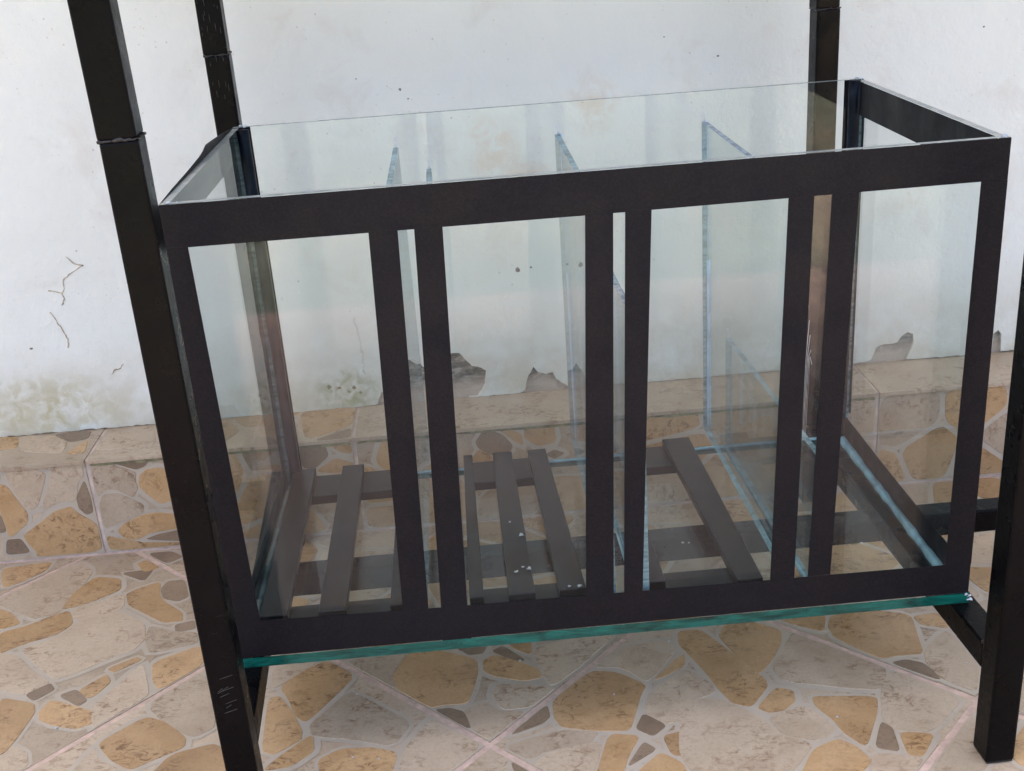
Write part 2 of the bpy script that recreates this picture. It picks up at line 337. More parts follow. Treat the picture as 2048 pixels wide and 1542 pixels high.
# traced outlines on the floor, ledge and wall planes, in tenths of a millimetre
FLOOR_STONES = '''
o -3503 3811 -2978 3873 -2998 3688 -3187 3501 -3344 3401 -3433 3578
b -3384 3355 -3277 3373 -2880 3743 -2596 3769 -2426 3573 -2490 3001 -2580 2749 -2794 2687 -3049 2858 -3271 3027
o -2534 2841 -2493 3138 -2349 3432 -2062 3348 -2006 3127 -2220 2957 -2430 2857
r -2055 3473 -1735 3492 -1782 3283
r -1897 3859 -1604 3866 -1457 3726 -1625 3603 -1813 3749
o -1927 3655 -1813 3749 -1668 3536 -1806 3468
r -1532 3048 -1490 3199 -1323 3206 -1216 2860 -1302 2790 -1455 2865
o -1892 3005 -1812 3095 -1593 3198 -1556 2949 -1442 2763 -1213 2529 -1186 2398 -1362 2394 -1583 2589 -1812 2790
b -2382 2816 -1940 3013 -1887 2802 -1918 2708 -2258 2569 -2370 2651
o -3234 2921 -3095 2832 -2931 2613 -3104 2545
o -3070 2446 -2834 2534 -2616 2690 -2457 2762 -2350 2520 -2459 2350 -2783 2219 -2948 2096
b -2734 2122 -2430 2254 -2258 2569 -1891 2671 -1574 2397 -1507 2110 -1570 1942 -1779 1830 -2073 1622 -2221 1562 -2458 1791
r -1220 2309 -1055 2361 -1021 2231 -1188 2196
b -1486 2320 -1230 2187 -984 2134 -943 1962 -1380 1855 -1489 2107
b -2938 2065 -2765 2010 -2446 1650 -2281 1490 -2432 1353 -2724 1449
r -2428 1339 -2259 1473 -2199 1384 -2334 1247
r -2086 1276 -1975 1338 -1828 1160 -1876 1104
o -1924 1330 -1734 1530 -1674 1426 -1758 1253 -1810 1209
o -1729 1639 -1499 1787 -1457 1752 -1667 1588
o -1305 1672 -878 1893 -795 1539 -1114 1184 -1240 1388
o -2676 1311 -2329 1183 -2279 1049 -2325 693 -2371 515 -2394 495
o -2212 1040 -2162 1209 -1711 967 -1685 816 -1793 760 -2018 840 -2172 935
b -1723 1069 -1624 1234 -1419 1662 -1276 1261 -1219 945 -1406 752 -1590 636 -1675 863
b -1185 1143 -784 1482 -513 601 -689 485 -1002 742 -1154 936
o -1526 511 -1189 818 -996 718 -762 472 -753 357 -979 232 -1160 126 -1362 285
b -2165 717 -1685 649 -1576 472 -1727 269 -1825 110 -2008 135 -2158 553
o -837 256 -440 358 -281 -142 -974 -48
b -1674 90 -1563 425 -1494 281 -1244 112 -1212 -15
b -2369 425 -2300 573 -2158 463 -2024 95 -2267 128
o 23 1094 179 1282 394 1427 652 1238 661 1103 305 555 219 639 130 874
o -66 928 11 942 150 697 274 418 272 303 67 153 -29 211
o 133 100 373 335 407 150 235 -23 35 -38
b 356 500 674 920 844 769 1244 396 1103 119 721 263 386 356
b -98 1406 340 1477 17 1147 -58 1106
o 1067 1069 1203 1429 1401 1483 1845 1247 1855 1056 1800 779 1749 612 1532 619 1409 588 1121 905
r 1701 1450 1951 1454 1914 1347 1798 1337
r 2030 1357 2115 1415 2299 1178 2218 1190
o 1933 1206 2026 1274 2217 1163 2416 998 2439 889 2294 859 2013 980 1937 1071
o 2200 1444 2383 1444 2371 1277 2261 1350
b 2408 1327 2902 1449 3205 1460 2817 991 2538 746 2461 965
b 2038 820 2442 734 2533 696 2345 476 2083 466 2000 674
b 1716 471 1919 587 2035 425 2232 396 2127 155 1957 21 1816 222 1775 391
r 1471 530 1594 537 1716 471 1778 204 1593 393
r 2155 128 2336 357 2457 447 2469 314 2401 231
o 2538 570 2685 801 2887 901 3150 835 3370 622 3300 482 3244 321 3140 33 2863 73 2575 160 2529 306
o 3494 705 3710 935 3804 1002 3778 871 3579 744
b 3254 1224 3674 1271 3745 1120 3487 758 3397 694 3211 931 2944 971
r 3216 45 3301 206 3453 45 3331 -61
b 3414 515 3758 769 3628 101 3459 79 3322 238
r 3072 -413 3242 -159 3314 -245
o 2784 -558 2971 -10 3198 -65 3077 -287 2963 -582
b 2086 -41 2539 96 2858 28 2786 -73 2401 -129 2250 -215
b 2316 -288 2426 -175 2887 -87 2729 -550 2300 -492
r 2119 -240 2281 -371 2151 -411
o 3428 -97 3626 -58 3567 -356 3460 -319
o 3159 -491 3361 -306 3506 -452 3521 -658 3113 -603
b 1441 392 1680 173 1912 -17 1701 -291 1586 -436 1163 -379 1208 38 1411 373
o 479 8 645 116 911 101 1136 4 1076 -326 532 -252
b 642 1403 1037 1426 1169 1462 1034 1100 1107 856 890 1069
o 3837 1389 4037 1387 4166 1138 4323 841 4470 483 4243 199 4108 267 4033 473 3975 710 3868 1046 3816 1193
o 4212 1272 4299 1433 4540 1453 4793 1267 4741 1077 4570 804 4439 666 4373 781 4264 1068
o 5270 1249 5339 1415 5698 1477 6083 1325 6011 962 5967 723 5731 732 5576 703 5282 1076
o 4822 1498 5283 1454 5190 1205 4952 1358
b 4580 723 4881 1168 4984 1237 5178 1009 5571 599 5519 452 5407 269 5122 336 4617 511
r 5670 610 5788 631 5919 559 5973 321
b 6032 767 6330 1024 6367 426 6206 127 5995 355 5963 591
o 6120 1289 6347 1312 6352 1078 6140 1169
b 5508 378 5643 536 6091 71 5626 -343 5358 -282 5306 -141 5403 173
o 4815 235 5337 158 5267 -43 5044 -434 4933 -244 4905 -106 4802 141
o 4648 345 4525 400 4310 166 4383 96 4507 113 4627 215
b 3719 775 3811 761 3968 533 3962 434 3778 363 3643 145
b 3588 15 3803 335 3986 333 4276 31 4366 -186 4604 -372 4468 -543 4267 -759 3609 -670 3522 -328
b 4362 18 4658 115 4738 80 4856 -211 4678 -318 4431 -217
o 4400 -777 4613 -438 4844 -341 4955 -443 5022 -620 4797 -831
r 5132 -468 5273 -192 5324 -255 5281 -531
o 5384 -330 5623 -386 5447 -617 5360 -584
b 5077 -544 5418 -654 5270 -895 4955 -853
b 5475 -724 6120 -4 5920 -536 5907 -823 5530 -931
o 6283 -523 6475 -331 6252 -915 6151 -776
'''
SKIRT_STONES = '''
o -3363 -118 -3305 -148 -3221 -355 -3155 -500 -3180 -612 -3393 -769 -3407 -589 -3429 -398
b -3258 57 -2965 53 -2853 -32 -2907 -174 -3009 -389 -3076 -445 -3135 -414 -3202 -270 -3248 -92
b -2752 32 -2422 49 -2439 -84 -2505 -139 -2572 -357 -2634 -388 -2739 -365 -2947 -458 -2896 -325 -2789 -136
r -2435 -171 -2415 -397 -2424 -547 -2483 -567 -2544 -485 -2545 -359
o -3230 -786 -3047 -663 -2838 -519 -2652 -474 -2583 -570 -2460 -671 -2416 -726 -2399 -921 -2407 -1076 -2804 -1088 -3139 -1079 -3141 -988 -3214 -864
r -3440 -829 -3296 -830 -3242 -991 -3478 -993
r -3497 -504 -3454 -508 -3444 -700 -3544 -703
r -2102 68 -2012 83 -1667 62 -1725 -18 -1831 -57
o -1796 -159 -1717 -92 -1551 -84 -1411 -221 -1465 -465 -1629 -512 -1750 -387 -1827 -267
b -2342 66 -2152 36 -1851 -104 -1880 -200 -1867 -301 -1929 -395 -2083 -280 -2234 -265 -2316 -344 -2327 -181
b -2254 -363 -2119 -351 -1949 -443 -1843 -529 -1870 -615 -2168 -713 -2347 -772 -2343 -530
o -2168 -828 -2085 -747 -1845 -656 -1687 -646 -1472 -693 -1474 -833 -1840 -874 -1965 -939 -2108 -924
r -1868 -961 -1715 -925 -1439 -888 -1450 -1017
o -2336 -888 -2190 -942 -1913 -1022 -1459 -1068 -1456 -1120 -2352 -1081
r 2024 -90 2111 24 2189 29 2317 -44 2409 -176 2394 -224 2189 -267 2041 -154
o 2216 87 2346 51 2529 -52 2533 -151 2448 -94 2322 28
o 1950 -318 2037 -203 2165 -289 2183 -353
o 2592 76 2893 84 2913 -162 2710 -192 2582 -82
r 2826 -327 2896 -284 2984 -324 2902 -372
r 39 78 280 68 325 -96 139 -251 34 -204
o 356 60 636 95 636 -89 495 -63 375 34
o 201 -282 406 -153 586 -232 453 -319
'''
LEDGE_STONES = '''
r -2924 4757 -2539 4775 -2518 4577 -2682 4516 -2763 4600
o -3678 4814 -3392 4784 -3309 4469 -3555 4465
b -3367 4779 -2960 4723 -2729 4485 -2717 4219 -3209 4369
o -2627 4175 -2534 4392 -2494 4491 -2448 4165
b -2450 4618 -1850 4688 -1772 4644 -1689 4381 -1680 4193 -2404 4208
'''
PLASTER_EDGE = [(-3944, 179), (-3594, 172), (-3365, 144), (-3126, 161), (-2950, 157), (-2726, 104), (-2433, 89), (-2275, 140), (-2152, 167), (-2083, 128), (-1835, 124), (-1569, 119), (-1065, 118), (-530, 114), (-116, 95), (87, 50), (299, 69), (537, 60), (754, 119), (882, 198), (932, 265), (1099, 269), (1237, 334), (1279, 510), (1296, 623), (1364, 648), (1419, 612), (1460, 544), (1498, 566), (1558, 574), (1666, 589), (1811, 690), (1899, 683), (1963, 601), (2039, 505), (2144, 476), (2200, 433), (2175, 261), (2077, 166), (1972, 124), (2105, 131), (2349, 180), (2590, 184), (2646, 218), (2694, 317), (2767, 432), (2817, 357), (2911, 323), (2996, 341), (3027, 254), (3193, 194), (3554, 187), (4159, 184), (4765, 168), (5373, 171), (5982, 174), (6593, 178), (6847, 226), (6904, 305), (7012, 341), (7164, 353), (7208, 426), (7278, 471), (7347, 439), (7360, 335), (7335, 247), (7277, 201), (7572, 187), (8125, 183), (8332, 210), (8331, 352), (8388, 398), (8436, 343), (8444, 200), (8803, 181), (9360, 170)]
CRACKS = {'crack1': [(-2384, 2223), (-2293, 2128), (-2213, 2110), (-2369, 2029), (-2469, 1956), (-2480, 1850), (-2517, 1806), (-2660, 1848)], 'crack1b': [(-2517, 1806), (-2499, 1733), (-2547, 1666)], 'crack2': [(-2698, 1595), (-2644, 1476), (-2597, 1350), (-2561, 1255), (-2588, 1153)], 'crack3': [(-2151, 784), (-2113, 831), (-2040, 849), (-2002, 896)], 'c4': [(-1590, 124), (-1550, 185)]}

# ---------------------------------------------------------------- ground
ZF = -0.1107                 # top of the floor tiles
YS = 0.396                   # face of the tiled ledge
YWALL = 0.486                # cement wall plane
ZL = 0.010                   # top of the ledge
yard = mesh_obj('yard', [(-60, -60, ZF-0.42), (60, -60, ZF-0.42), (60, 60, ZF-0.42), (-60, 60, ZF-0.42)], [(0, 1, 2, 3)], YARD); tag(yard, kind='structure')

R2 = math.sqrt(0.5); NX, NY, TS = 0.1938, 0.0002, 0.30
def uv(x, y): return ((x-NX)*R2+(y-NY)*R2, -(x-NX)*R2+(y-NY)*R2)
def xy(u, v): return (NX+(u-v)*R2, NY+(u+v)*R2)
floor = mesh_obj('floor', boxv(-4, 4.5, -1.25, YS+0.06, ZF-0.41, ZF-0.0010), BOXF, [FAR_TILES, GROUT], None, [0, 1, 0, 0, 0, 0]); tag(floor, kind='structure')

BAND_PALE = simple('pale_reflection_band', (0.27, 0.255, 0.215), 0.8, 0.15, 9, 0.2)
BAND_GREY = simple('grey_reflection_band', (0.13, 0.145, 0.16), 0.8, 0.15, 9, 0.2)
for i, (ya, yb) in enumerate(((-1.2505, -1.36), (-1.3605, -1.45), (-1.4505, -1.62), (-1.6205, -1.74), (-1.7405, -2.05))):  # unseen steps, added so the front pane reflects pale and grey bands
    tag(box('reflection_step', -4, 4.5, yb, ya, ZF-0.415, ZF-0.06*(i+1), BAND_GREY if i % 2 else BAND_PALE), kind='structure')

def parse(t):
    out = []
    for ln in t.strip().splitlines():
        a = ln.split(); q = [int(s)*1e-4 for s in a[1:]]
        out.append((a[0], list(zip(q[0::2], q[1::2]))))
    return out
floor_st, skirt_st, ledge_st = parse(FLOOR_STONES), parse(SKIRT_STONES), parse(LEDGE_STONES)

def voronoi(region, seeds, gap):
    cells = []
    for i, s in enumerate(seeds):
        p = list(region)
        for j, t in enumerate(seeds):
            if i == j: continue
            a, b = t[0]-s[0], t[1]-s[1]; d = math.hypot(a, b)
            p = clip(p, a/d, b/d, ((s[0]+t[0])/2*a+(s[1]+t[1])/2*b)/d-gap)
            if len(p) < 3: break
        if len(p) >= 3 and abs(area(p)) > 0.0001: cells.append(p)
    return cells
def grow(poly, d):
    if area(poly) < 0: poly = poly[::-1]
    o = []
    for i in range(len(poly)):
        a, b, e = poly[i-1], poly[i], poly[(i+1) % len(poly)]
        n1 = Vector((b[1]-a[1], a[0]-b[0])); n2 = Vector((e[1]-b[1], b[0]-e[0]))
        if n1.length < 1e-6 or n2.length < 1e-6: o.append(b); continue
        n1.normalize(); n2.normalize(); v = n1+n2
        if v.length < 0.3: o.append((b[0]+n1.x*d, b[1]+n1.y*d)); continue
        v = v.normalized()*min(d/max(0.35, v.normalized().dot(n1)), 2.2*d); o.append((b[0]+v.x, b[1]+v.y))
    return o
def centroid(p): return (sum(q[0] for q in p)/len(p), sum(q[1] for q in p)/len(p))
def stones_for(region, traced, n, rnd):
    """stones of one printed tile: the traced ones, then irregular fill where none was traced"""
    xs = [p[0] for p in region]; ys = [p[1] for p in region]; res = []
    mine = []
    for k, poly in traced:
        if inside(centroid(poly), region): mine.append((k, poly))
    edges = [(region[i-1], region[i]) for i in range(len(region))]
    def clipped(poly):
        ccw = area(region) > 0
        for a, b in edges:
            nx, ny = (b[1]-a[1], -(b[0]-a[0])) if ccw else (-(b[1]-a[1]), b[0]-a[0])
            d = math.hypot(nx, ny)
            if d < 1e-6: continue
            nx /= d; ny /= d
            poly = clip(poly, nx, ny, nx*a[0]+ny*a[1]-0.0015)
            if len(poly) < 3: return []
        return poly
    for k, poly in mine:
        q = clipped(grow(poly, 0.0022))
        if len(q) >= 3: res.append((k, chaikin(q, 2, 0.14)))
    seeds = []; tries = 0
    while len(seeds) < n and tries < 400:
        tries += 1; s = (rnd.uniform(min(xs), max(xs)), rnd.uniform(min(ys), max(ys)))
        if inside(s, region) and all(math.hypot(s[0]-t[0], s[1]-t[1]) > 0.038 for t in seeds): seeds.append(s)
    alltr = [p for _, p in traced]
    for p in voronoi(region, seeds, 0.0028):
        cpt = centroid(p); bad = False
        for t in alltr:
            if inside(cpt, t) or any(inside(q, t) for q in p) or any(inside(q, p) for q in t) or min(math.hypot(cpt[0]-q[0], cpt[1]-q[1]) for q in t) < 0.022: bad = True; break
        if bad: continue
        q = clipped(p)
        if len(q) < 3: continue
        a = abs(area(q)); k = 'r' if a < 0.0012 else rnd.choice('oobbb')
        res.append((k, chaikin(q, 2, 0.14)))
    return res
def on_floor(x, y, h): return (x, y, ZF+h)
def mortar_rims(polys, region, to3, h, parent):
    V, F = [], []; ccw = area(region) > 0
    for i, p in enumerate(polys):
        g = grow(p[::2], 0.0043+0.0014*math.sin(i*2.3))
        for j in range(len(region)):
            a, b = region[j-1], region[j]; nx, ny = (b[1]-a[1], -(b[0]-a[0])) if ccw else (-(b[1]-a[1]), b[0]-a[0]); d = math.hypot(nx, ny)
            if d < 1e-6: continue
            g = clip(g, nx/d, ny/d, (nx*a[0]+ny*a[1])/d-0.0008)
            if len(g) < 3: break
        if len(g) < 3: continue
        if area(g) < 0: g = g[::-1]
        n0 = len(V); V += [to3(x, y, h+0.0000008*i) for x, y in g]; F.append(tuple(range(n0, n0+len(g))))
    if F: tag(mesh_obj('mortar_lines', V, F, MORTAR, parent), kind='stuff')
def in_view(x, y, z, m=0.12):
    d = Vector((x, y, z))-M.translation; zz = d.dot(fwd)
    if zz < 0.1: return False
    a = d.dot(r2)/zz/(1024/2327.8); b = d.dot(u2)/zz/(771/2327.8)
    return abs(a) < 1+m and abs(b) < 1+m
cnt = 0
for iu in range(-6, 7):
    for iv in range(-6, 7):
        q = [xy(iu*TS+a*(TS)+s*0.0025, iv*TS+b*(TS)+t*0.0025) for a, b, s, t in ((0, 0, 1, 1), (1, 0, -1, 1), (1, 1, -1, -1), (0, 1, 1, -1))]
        q = clip(q, 0, 1, YS-0.002)
        if len(q) < 3 or abs(area(q)) < 1e-4: continue
        cx, cy = centroid(q)
        tests = q+[(cx, cy)]+[((a[0]+cx)/2, (a[1]+cy)/2) for a in q]+[((q[i-1][0]+q[i][0])/2, (q[i-1][1]+q[i][1])/2) for i in range(len(q))]
        if not any(in_view(a[0], a[1], ZF) for a in tests): continue
        tile = prism('tile', q, on_floor, -0.004, -0.0006+random.uniform(-0.0002, 0.0002), BEIGE, floor, 0.0006)
        rnd = random.Random(iu*31+iv*7+5); rims = []
        for k, poly in stones_for(q, floor_st, int(22*abs(area(q))/0.09)+2, rnd):
            cnt += 1
            prism('stone', poly, on_floor, -0.0015, 0.0001+0.0000009*cnt, STONE[k], tile, 0.0007)
            rims.append(poly)
        mortar_rims(rims, q, on_floor, -0.0003, tile)

# ---------------------------------------------------------------- tiled ledge at the foot of the wall
ledge = box('tiled_ledge', -4, 4.5, YS+0.0012, YWALL+0.02, ZF-0.1, ZL-0.0012, DIRTY_GROUT)
tag(ledge, 'low ledge clad in crazy paving tiles along the foot of the white wall', 'ledge')
def on_face(x, z, h): return (x, YS-h, z)
def on_ledge(x, y, h): return (x, y, ZL+h)
seams = [-0.836, -0.536, -0.236, 0.064, 0.364, 0.664, 0.964, 1.264]
for a, b in zip(seams[1:-2], seams[2:-1]):
    q = [(a+0.0016, ZF+0.0015), (b-0.0016, ZF+0.0015), (b-0.0016, ZL-0.002), (a+0.0014, ZL-0.002)]
    t = prism('tile', [(x, z) for x, z in q], on_face, -0.004, -0.0002, BEIGE, ledge, 0.0006)
    rnd = random.Random(int(a*1000)); rims = []
    for k, poly in stones_for(q, skirt_st, 11, rnd):
        cnt += 1; prism('stone', poly, on_face, -0.001, 0.0003+0.0000009*cnt, STONE[k], t, 0.0007); rims.append(poly)
    mortar_rims(rims, q, on_face, 0.0001, t)
    q = [(a+0.0014, YS-0.003), (b-0.0014, YS-0.003), (b-0.0014, YWALL-0.001), (a+0.0014, YWALL-0.001)]
    t = prism('tile', q, on_ledge, -0.004, 0.0, BEIGE, ledge, 0.0006)
    if a < 0.0:
        for k, poly in stones_for(q, ledge_st, 7, rnd):
            cnt += 1; prism('stone', poly, on_ledge, -0.001, 0.0003+0.0000009*cnt, STONE[k], t, 0.0007)
# ragged dark green line under the lip of the ledge
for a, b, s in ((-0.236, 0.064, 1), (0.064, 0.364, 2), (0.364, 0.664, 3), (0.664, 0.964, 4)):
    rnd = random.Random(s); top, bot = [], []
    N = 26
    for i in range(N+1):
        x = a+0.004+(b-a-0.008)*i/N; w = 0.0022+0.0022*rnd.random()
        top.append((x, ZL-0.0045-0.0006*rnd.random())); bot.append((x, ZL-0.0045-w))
    if s in (1, 2, 3): tag(prism('lip_streak', bot+top[::-1], on_face, 0.0002, 0.0011, OLIVE, ledge), 'dark green streak under the lip of the ledge')

# ---------------------------------------------------------------- white wall
wall = box('wall', -4, 4.5, YWALL, YWALL+0.12, ZL-0.01, 2.05, CEMENT)
tag(wall, 'stained white plaster wall with flaking bottom edge behind the tank', 'wall')
EDGE = PLASTER_EDGE
poly = [(-4, 0.018)]+[(a*1e-4, (b*1e-4 if b > 240 else max(0.0108, b*1e-4-0.0075))) for a, b in EDGE]+[(4.5, 0.017), (4.5, 2.04), (-4, 2.04)]
def fray(pl, rnd):
    o = []
    for i in range(len(pl)-1):
        p, q = pl[i], pl[i+1]; o.append(p); L = math.hypot(q[0]-p[0], q[1]-p[1])
        if L < 0.2 and p[1] < 0.2 and q[1] < 0.2:
            k = max(1, int(L/0.004))
            for j in range(1, k):
                t = j/k; o.append((p[0]+(q[0]-p[0])*t+rnd.uniform(-.0006, .0006), p[1]+(q[1]-p[1])*t+rnd.uniform(-.0011, .0011)))
    o.append(pl[-1]); return o
poly = fray(poly, random.Random(3))
poly = [(x, max(z, ZL+0.0004)) for x, z in poly]
def on_wall(x, z, h): return (x, YWALL-h, z)
prism('plaster', poly, on_wall, -0.001, 0.0045, PLASTER, wall)
added_eave = box('added_eave', -4.2, 4.7, -0.2, YWALL+0.6, 2.055, 2.13, simple('added_eave_plaster', (0.7, 0.68, 0.64), 0.8, 0.1, 5)); tag(added_eave, kind='structure')  # unseen roof slab, added to keep direct sun off wall and stand
YP = YWALL-0.0045
for nm, pts in CRACKS.items():
    P = [(a*1e-4, YP-0.0002, b*1e-4) for a, b in pts]; fine = []
    rr = random.Random(len(P))
    for i in range(len(P)-1):
        for j in range(4):
            t = j/4; fine.append(tuple(P[i][k]+(P[i+1][k]-P[i][k])*t+(rr.uniform(-.0007, .0007) if k != 1 and j else 0) for k in range(3)))
    fine.append(P[-1]); tube('crack', fine, 0.0007, TAN, wall, 5, jit=0.45)
# pencil-like scratched scribble on the plaster
rr = random.Random(11)
for i in range(17):
    t = i/16; cx = 0.0725+0.0045*math.sin(t*2.2); cz = 0.121-0.068*t+rr.uniform(-.001, .001)
    a = rr.choice((-1, 1))*rr.uniform(0.5, 1.2); L = rr.uniform(0.0015, 0.0038)
    tube('scratch', [(cx-L*math.cos(a)*0.6, YP-0.0001, cz-L*math.sin(a)), (cx+rr.uniform(-.0008, .0008), YP-0.0001, cz), (cx+L*math.cos(a)*0.6, YP-0.0001, cz+L*math.sin(a)*0.8)], 0.00028, PENCIL, wall, 4)
SPOT = simple('dark_wall_spot', (0.20, 0.18, 0.16), 0.9, 0.4, 200)
for (x, z, r) in ((0.2655, 0.164, 0.0035), (0.281, 0.166, 0.0014), (0.1524, 0.3763, 0.0018), (0.16, 0.366, 0.0012), (0.4985, 0.386, 0.0016), (-0.345, 0.168, 0.0025), (-0.352, 0.155, 0.003), (-0.30, 0.118, 0.002), (0.033, 0.039, 0.003), (0.045, 0.037, 0.0025), (0.062, 0.036, 0.0028), (0.056, 0.031, 0.0018), (0.069, 0.029, 0.002), (0.79, 0.395, 0.0012), (0.44, 0.41, 0.001)):
    rr = random.Random(int(x*9999)); n = 9
    prism('dirt_spot', [(x+r*rr.uniform(.5, 1.3)*math.cos(2*math.pi*i/n), z+r*rr.uniform(.4, 1.1)*math.sin(2*math.pi*i/n)) for i in range(n)], on_wall, 0.004, 0.0047, SPOT if z > 0.05 else OLIVE, wall)

# ---------------------------------------------------------------- black steel stand
W, D, H = 0.600, 0.315, 0.3763
PHI = 0.045
TW = 0.0237
stand = empty('steel_stand', (0.29, 0.15, ZF)); tag(stand, 'black painted square tube steel stand holding the glass tank', 'stand')
LEGS = {'fl': (-0.0048, -0.0921), 'fr': (0.5896, -0.0799), 'bl': (-0.0278, 0.3705), 'br': (0.5717, 0.3690)}
ZW = 0.4365; ZTOP = 0.86
def in_stand(o):
    o.parent = stand; o.matrix_parent_inverse = Matrix.Translation((-0.29, -0.15, -ZF)); return o
def corners(o, phi=PHI, w=TW):
    ex = (math.cos(phi)*w, math.sin(phi)*w); ey = (-math.sin(phi)*w, math.cos(phi)*w)
    return [(o[0], o[1]), (o[0]+ex[0], o[1]+ex[1]), (o[0]+ex[0]+ey[0], o[1]+ex[1]+ey[1]), (o[0]+ey[0], o[1]+ey[1])]
def post(name, o, z0, z1, m, phi=PHI, w=TW, top_shift=(0, 0)):
    c4 = corners(o, phi, w)
    ob = hexa(name, [(x, y, z0) for x, y in c4], [(x+top_shift[0], y+top_shift[1], z1) for x, y in c4], m)
    return bevel(in_stand(ob), 0.0022, 3)
for k, o in LEGS.items():
    m = RUSTY if k == 'br' else PAINT
    leg = post('leg', o, ZF+0.0012, ZW, m)
    o2 = (o[0]-0.0008, o[1]+0.0003)
    lift = post('upper_leg', o2, ZW+0.0001, ZTOP, m, PHI, TW*1.005, {'fl': (-0.004, -0.004), 'bl': (0.001, 0), 'br': (0, 0), 'fr': (0.002, 0)}[k])
    cs = corners((o[0]+0.0002, o[1]+0.0002), PHI, TW-0.0004); rr = random.Random(hash(k) % 97); ring = []
    for i in range(4):
        a, b = cs[i], cs[(i+1) % 4]
        for j in range(9): ring.append((a[0]+(b[0]-a[0])*j/9+rr.uniform(-.0002, .0002), a[1]+(b[1]-a[1])*j/9+rr.uniform(-.0002, .0002), ZW+0.0002+rr.uniform(-.0007, .0007)))
    ring.append(ring[0]); wb = tube('weld_bead', ring, 0.0010, WELD, None, 6, jit=0.6); in_stand(wb)
    cap = corners((o[0]+0.0012, o[1]+0.0012), PHI, TW-0.0024)
    in_stand(hexa('foot_cap', [(x, y, ZF+0.0002) for x, y in cap], [(x, y, ZF+0.006) for x, y in cap], WELD))
ZR1 = -0.0100; ZR0 = ZR1-TW
def rail(name, a, b, wdt, z0, z1, m=PAINT):
    d = Vector((b[0]-a[0], b[1]-a[1])).normalized(); nn = Vector((-d.y, d.x))*wdt/2
    q = [(a[0]+nn.x, a[1]+nn.y), (a[0]-nn.x, a[1]-nn.y), (b[0]-nn.x, b[1]-nn.y), (b[0]+nn.x, b[1]+nn.y)]
    return bevel(in_stand(hexa(name, [(x, y, z0) for x, y in q], [(x, y, z1) for x, y in q], m)), 0.0016, 2)
def mid(c4, i, j): return ((c4[i][0]+c4[j][0])/2, (c4[i][1]+c4[j][1])/2)
for f, b in (('fl', 'bl'), ('fr', 'br')):
    A = mid(corners(LEGS[f]), 2, 3); B = mid(corners(LEGS[b]), 0, 1)
    rail('side_rail', A, B, TW-0.0008, ZR0, ZR1)
    rail('top_rail', A, B, TW-0.0008, ZTOP-TW-0.001, ZTOP-0.001)
    wbp = [(A[0]+(i-3)*TW/6, A[1]+0.0006, ZR1+0.0004) for i in range(7)]
    in_stand(tube('weld_bead', wbp, 0.0016, WELD, None, 6, jit=0.5))
for f, b in (('fl', 'fr'), ('bl', 'br')):
    rail('top_rail', mid(corners(LEGS[f]), 1, 2), mid(corners(LEGS[b]), 0, 3), TW-0.0008, ZTOP-TW-0.001, ZTOP-0.001)
added_shelf = in_stand(box('added_shade_board', -0.06, 0.64, -0.13, 0.392, ZTOP, ZTOP+0.018, simple('added_shade_plywood', (0.33, 0.25, 0.17), 0.7, 0.2, 12)))  # unseen board, added to darken the upper wall with its shade
rail('cross_rail', (0.008, 0.1525), (0.80, 0.1600), TW, ZR0-0.0002, ZR1-0.0002)
# scuffs near the tank corner on the front left leg and above the rear weld
rr = random.Random(5)
def leg_face(o, t, z, off=0.0002): 
    c4 = corners(o); return (c4[0][0]+(c4[1][0]-c4[0][0])*t+math.sin(PHI)*off, c4[0][1]+(c4[1][1]-c4[0][1])*t-math.cos(PHI)*off, z)
for i in range(9):
    z = 0.0*i+rr.uniform(0.015, 0.048); t = rr.uniform(.25, .45); L = rr.uniform(.15, .42)
    o = tube('scratch', [leg_face(LEGS['fl'], t, z), leg_face(LEGS['fl'], min(.9, t+L), z+0.0026)], 0.00022, SCRATCH, None, 4); in_stand(o)
for i in range(26):
    z = rr.uniform(0.395, 0.432) if i < 10 else rr.uniform(0.455, 0.49); t = rr.uniform(.1, .9)
    o = tube('scratch', [leg_face((LEGS['bl'][0]-0.001, LEGS['bl'][1]-0.0008), t, z), leg_face((LEGS['bl'][0]-0.001, LEGS['bl'][1]-0.0008), t, z+rr.uniform(.002, .009))], 0.00022, SCRATCH, None, 4); in_stand(o)

# ---------------------------------------------------------------- glass tank
tank = empty('glass_tank', (0.3, D/2, -0.0095)); tag(tank, 'rectangular glass sump tank edged with black tape and divided by glass baffles', 'aquarium')
TI = Matrix.Translation((-0.3, -D/2, 0.0095))
def T(o, parent=None):
    if parent is None: o.parent = tank; o.matrix_parent_inverse = TI
    else: o.parent = parent
    return o
G = 0.006
def pane(name, x0, x1, y0, y1, z0, z1, axis, mats, parent=None):
    """mats = (face, edge, top edge)"""
    mi = []
    for d in ('z', 'Z', 'y', 'x', 'y', 'x'):
        mi.append(0 if d.lower() == axis else (2 if d == 'Z' else 1))
    return T(box(name, x0, x1, y0, y1, z0, z1, list(mats), None, mi), parent)
base = pane('base_plate', -0.0024, W+0.0012, -0.0008, D+0.001, -0.0095, -0.0003, 'z', (BASE_GLASS, GREEN_EDGE, GREEN_EDGE))
bm = base.data
for p in bm.polygons:
    p.material_index = 0 if abs(p.normal.z) > 0.5 else 1
fp = pane('front_pane', 0, W, 0, G, 0, H, 'y', (GLASS, GREY_EDGE, GREY_EDGE))
bp_ = pane('back_pane', 0, W, D-G, D, 0, H, 'y', (GLASS, TEAL_EDGE, GREY_EDGE))
lp = pane('left_pane', 0, G, G+0.0003, D-G-0.0003, 0, H-0.0006, 'x', (GLASS, TEAL_EDGE, GREY_EDGE))
